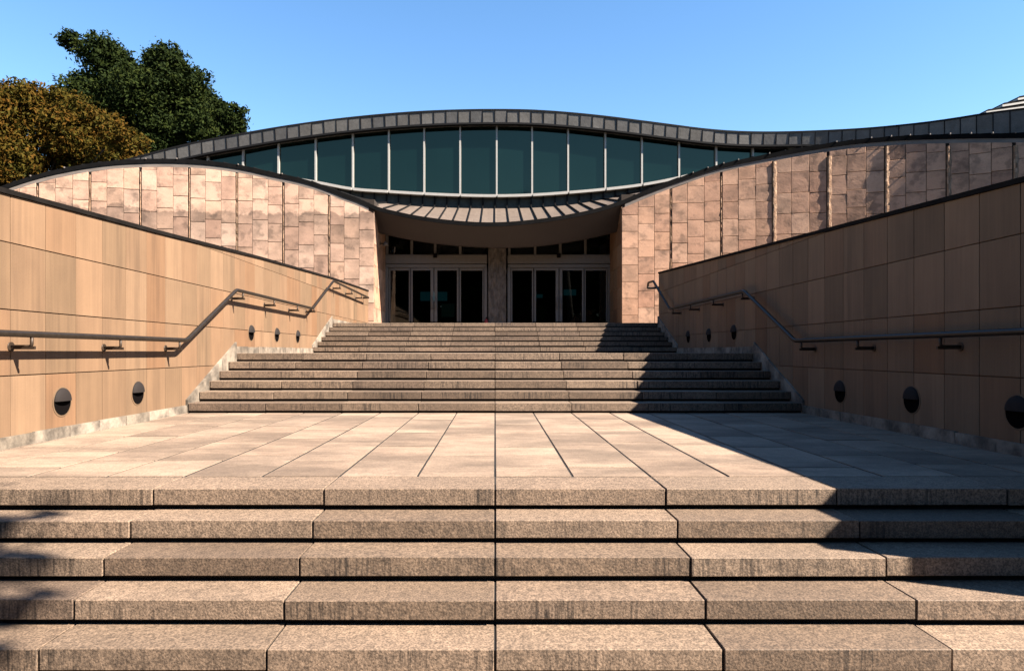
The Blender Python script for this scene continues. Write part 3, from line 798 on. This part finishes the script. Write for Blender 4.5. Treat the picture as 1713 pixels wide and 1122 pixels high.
# wall strips either side of the screen and the lobby behind the glass
mb = MB()
mb.box(XL-.02, dx(645)-.002, YD-.05, YD+.1, ZD-.003, 5.2); mb.box(dx(1022)+.002, XR+.02, YD-.05, YD+.1, ZD-.003, 5.2)
mb.build('screen_return', m_fascia, bld)
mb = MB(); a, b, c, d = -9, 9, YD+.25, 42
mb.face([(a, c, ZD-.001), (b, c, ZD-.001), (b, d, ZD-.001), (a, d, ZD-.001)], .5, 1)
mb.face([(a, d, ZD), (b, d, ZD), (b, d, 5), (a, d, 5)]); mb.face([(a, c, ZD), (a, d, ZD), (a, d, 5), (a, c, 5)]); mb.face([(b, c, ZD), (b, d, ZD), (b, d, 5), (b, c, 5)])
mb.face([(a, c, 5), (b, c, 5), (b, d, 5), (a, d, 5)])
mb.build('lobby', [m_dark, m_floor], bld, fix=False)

# ---------------------------------------------------------------- things in and at the entrance
def ip(px, py, Y): return ((px-828)*Y/F, (588-py)*Y/F)
for (xa, xb, ya, yb, lab) in ((738, 760, 508, 530, 'dim green glow panel imitating a low reflection in the third door leaf'), (703, 748, 488, 503, 'teal glow panel imitating a reflection in the left pair of doors'),
                              (896, 908, 492, 498, 'small dim teal glow panel imitating a reflection in the doors right of the pillar'),
                              (943, 964, 484, 494, 'bright teal glow panel imitating a reflection in the rightmost sliding door leaf')):
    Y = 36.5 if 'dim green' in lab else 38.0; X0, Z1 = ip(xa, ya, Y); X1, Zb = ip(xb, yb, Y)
    t = thing('reflection_panel', lab, 'reflection panel', ((X0+X1)/2, Y, ZD), 'glow panels imitating door reflections')
    mb = MB(); mb.cbox(X0, X1, Y, Y+.12, Zb, Z1, .01); s_ = mb.build('screen', m_reflect_dim if 'dim green' in lab else m_reflect, t)  # glowing surface added in place of a reflection on the doors
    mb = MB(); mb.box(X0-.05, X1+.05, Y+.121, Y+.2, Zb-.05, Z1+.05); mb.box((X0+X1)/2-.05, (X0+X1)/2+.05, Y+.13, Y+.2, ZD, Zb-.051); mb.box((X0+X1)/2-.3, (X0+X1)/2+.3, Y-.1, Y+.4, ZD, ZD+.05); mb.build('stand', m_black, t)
Y = 29.45
t = thing('fire_extinguisher', 'dark red fire extinguisher standing at the foot of the stone pillar', 'fire extinguisher', (ip(813.5, 540, Y)[0], Y, ZD))
cx = ip(813.5, 540, Y)[0]
mb = MB(); mb.tube([(cx, Y, ZD), (cx, Y, ZD+.02), (cx, Y, ZD+.42), (cx, Y, ZD+.50), (cx, Y, ZD+.54)], [.07, .085, .085, .06, .03], 14); mb.build('cylinder', m_red, t)
mb = MB(); mb.tube([(cx, Y, ZD+.53), (cx, Y, ZD+.58)], .025, 8); mb.box(cx-.015, cx+.10, Y-.015, Y+.015, ZD+.58, ZD+.61); mb.build('valve', m_black, t)
Y = 31.2; cx, _ = ip(906, 500, Y)
t = thing('notice_board', 'brown notice board standing behind the door right of the pillar', 'notice board', (cx, Y, ZD))
mb = MB(); mb.cbox(cx-.26, cx+.26, Y, Y+.04, ZD+.35, ZD+1.2, .008); mb.build('board', m_board, t)
mb = MB(); mb.box(cx-.24, cx-.20, Y+.041, Y+.08, ZD, ZD+1.1); mb.box(cx+.20, cx+.24, Y+.041, Y+.08, ZD, ZD+1.1); mb.box(cx-.28, cx-.18, Y-.2, Y+.25, ZD, ZD+.03); mb.box(cx+.18, cx+.28, Y-.2, Y+.25, ZD, ZD+.03); mb.build('stand', m_black, t)
# small lamp high on the left jamb
Y = 28.3; X0 = XL
zl = (588-407)*Y/F
t = thing('jamb_lamp', 'small pale bracket lamp high on the left jamb under the canopy', 'lamp', (X0, Y, zl))
mb = MB(); mb.tube([(X0+.0, Y, zl), (X0+.03, Y, zl)], .09, 14); mb.tube([(X0+.02, Y, zl), (X0+.22, Y, zl-.02)], .025, 8); mb.build('arm', m_bracket, t)
mb = MB(); mb.tube([(X0+.24, Y, zl+.07), (X0+.24, Y, zl+.03), (X0+.24, Y, zl-.10)], [.03, .07, .12], 16); mb.build('shade', m_flash, t)

# ================================================================ TREES
def tree(name, label, blobs, base, leaf, nper, mat, trunk_r, seed, limbs=True):
    rg = np.random.default_rng(seed)
    t = thing(name, label, 'tree', base)
    mb = MB(); top = max(blobs, key=lambda b: b[2]); bx, by, bz_ = base
    cxm = sum(b[0] for b in blobs)/len(blobs); cym = sum(b[1] for b in blobs)/len(blobs); zmin = min(b[2]-b[3] for b in blobs)
    fork = Vector((bx+(cxm-bx)*.5, by+(cym-by)*.5, bz_+(max(zmin, bz_+2)-bz_)*.9))
    mb.tube([base, tuple(Vector(base).lerp(fork, .5)+Vector((.15, .1, 0))), tuple(fork)], [trunk_r*1.4, trunk_r, trunk_r*.85], 12)
    for b in blobs:
        e = Vector(b[:3]); m_ = fork.lerp(e, .5)+Vector((rg.uniform(-.4, .4), rg.uniform(-.4, .4), .3))
        mb.tube([tuple(fork), tuple(m_), tuple(e)], [trunk_r*.3, trunk_r*.17, trunk_r*.06], 6)
    mb.build('trunk', m_bark, t)
    Pv = []; Tn = []
    vol = np.array([b[3]**2 for b in blobs]); cnt = np.maximum(60, (nper*vol/vol.sum())).astype(int)
    for b, nb in zip(blobs, cnt):
        # a blob is a set of leafy sprays: local clumps inside and on the shell of an ellipsoid
        ns = max(10, nb//26)
        d = rg.normal(size=(ns, 3)); d /= np.linalg.norm(d, axis=1)[:, None]
        rad = b[3]*(rg.random(ns)**.38)*rg.uniform(.78, 1.13, ns)
        cc = np.array(b[:3])+d*rad[:, None]*np.array([1, 1, .86])
        ct = rg.random(ns)
        for c, tt in zip(cc, ct):
            k = int(rg.integers(18, 34)); sp = b[3]*rg.uniform(.10, .19)+leaf*.6
            p = c+rg.normal(size=(k, 3))*sp*np.array([.75, .75, .5])
            Pv.append(p); Tn.append(np.clip(tt*.65+rg.random(k)*.35, 0, 1))
    P = np.concatenate(Pv); T = np.concatenate(Tn); n = len(P)
    a = rg.normal(size=(n, 3)); a /= np.linalg.norm(a, axis=1)[:, None]
    b2 = np.cross(a, rg.normal(size=(n, 3))); b2 /= np.linalg.norm(b2, axis=1)[:, None]
    s = leaf*rg.uniform(.5, 1.6, n)[:, None]
    V = np.stack([P-a*s, P+b2*s*.42, P+a*s, P-b2*s*.42], 1).reshape(-1, 3)
    V = (V+np.array([0, 0, EYE]))*U-np.array(ORG[t.name])
    me = bpy.data.meshes.new('crown'); me.vertices.add(4*n); me.vertices.foreach_set('co', V.ravel())
    me.loops.add(4*n); me.loops.foreach_set('vertex_index', np.arange(4*n, dtype=np.int32))
    me.polygons.add(n); me.polygons.foreach_set('loop_start', np.arange(0, 4*n, 4, dtype=np.int32)); me.polygons.foreach_set('loop_total', np.full(n, 4, dtype=np.int32))
    at = me.attributes.new('tone', 'FLOAT', 'FACE'); at.data.foreach_set('value', T.astype(np.float32))
    me.materials.append(mat); me.update(calc_edges=True); me.validate()
    o = bpy.data.objects.new('crown', me); C.objects.link(o); o.parent = t
    return t
def pb(Y, L, dy=1.0, seed=0, k=1.08):
    r_ = random.Random(seed); out = []
    for px, py, rp in L: out.append(((px-828)*Y/F, Y+r_.uniform(-dy, dy), (588-py)*Y/F, rp*k*Y/F))
    return out
B1 = pb(38, [(-60, 190, 70), (0, 165, 42), (35, 165, 36), (55, 190, 42), (105, 180, 36), (140, 200, 38), (165, 215, 36), (195, 232, 30), (220, 245, 22), (20, 230, 60), (90, 240, 55), (150, 262, 45), (-40, 270, 80), (60, 290, 50), (10, 300, 60), (205, 265, 28), (130, 235, 40)], 2.0, 1)
tree('broadleaf_tree', 'olive brown autumn tree rising behind the far left end of the facade', B1, ((30-828)*38/F, 38, .74), .10, 120000, m_leaf_brown, .38, 11)
B2 = pb(50, [(160, 72, 24), (175, 95, 30), (150, 90, 16), (195, 115, 34), (125, 132, 24), (150, 140, 30), (120, 150, 16), (215, 150, 40), (262, 95, 22), (280, 85, 12), (265, 120, 34), (300, 120, 28), (325, 140, 26), (226, 128, 20), (240, 150, 30), (340, 172, 24), (325, 160, 28), (338, 190, 28), (310, 170, 42), (300, 150, 38), (255, 180, 45), (200, 200, 42), (235, 225, 36), (290, 220, 40), (335, 205, 30), (365, 195, 24), (390, 192, 20), (388, 212, 20), (350, 230, 28), (170, 175, 30), (270, 255, 40), (200, 255, 40)], 2.5, 2)
tree('evergreen_tree', 'tall dark green tree with a ragged crown behind the roof at upper left', B2, ((245-828)*50/F, 50, .74), .12, 150000, m_leaf_dark, .5, 12)

B3 = []
rq = random.Random(5)
for k in range(16):
    B3.append((6.05+rq.uniform(-2.2, 2.2), -3.6+rq.uniform(-2.4, 2.4), 12.2+rq.uniform(-2, 2), rq.uniform(1.0, 1.7)))
tree('broadleaf_tree', 'tall park tree beside the steps casting leaf shadows on the lower left stairs', B3, (7.4, -6.0, Z0), .17, 16000, m_leaf_dark, .3, 21)
rq = np.random.default_rng(3); mb = MB()
nn = 15000  # trees out of view, added to darken reflections in the door glass
th = rq.uniform(math.radians(185), math.radians(355), nn); rr = rq.uniform(40, 50, nn)
zz = Z0+rq.random(nn)**.8*(19+2.5*np.sin(th*9)+1.5*np.sin(th*23))
for a, r_, z in zip(th, rr, zz):
    p = Vector((r_*math.cos(a), r_*math.sin(a), float(z))); d1 = Vector(rq.normal(size=3)).normalized(); d2 = d1.cross(Vector(rq.normal(size=3))).normalized()
    s_ = rq.uniform(1.0, 1.9); mb.face([tuple(p-d1*s_), tuple(p+d2*s_*.5), tuple(p+d1*s_), tuple(p-d2*s_*.5)], float(rq.random()))
wd = mb.build('unseen_woodland', m_leaf_dark, None, fix=False); wd['kind'] = 'stuff'; wd['label'] = 'unseen park trees added behind the viewer to darken the door reflections'; wd['category'] = 'unseen_woodland'
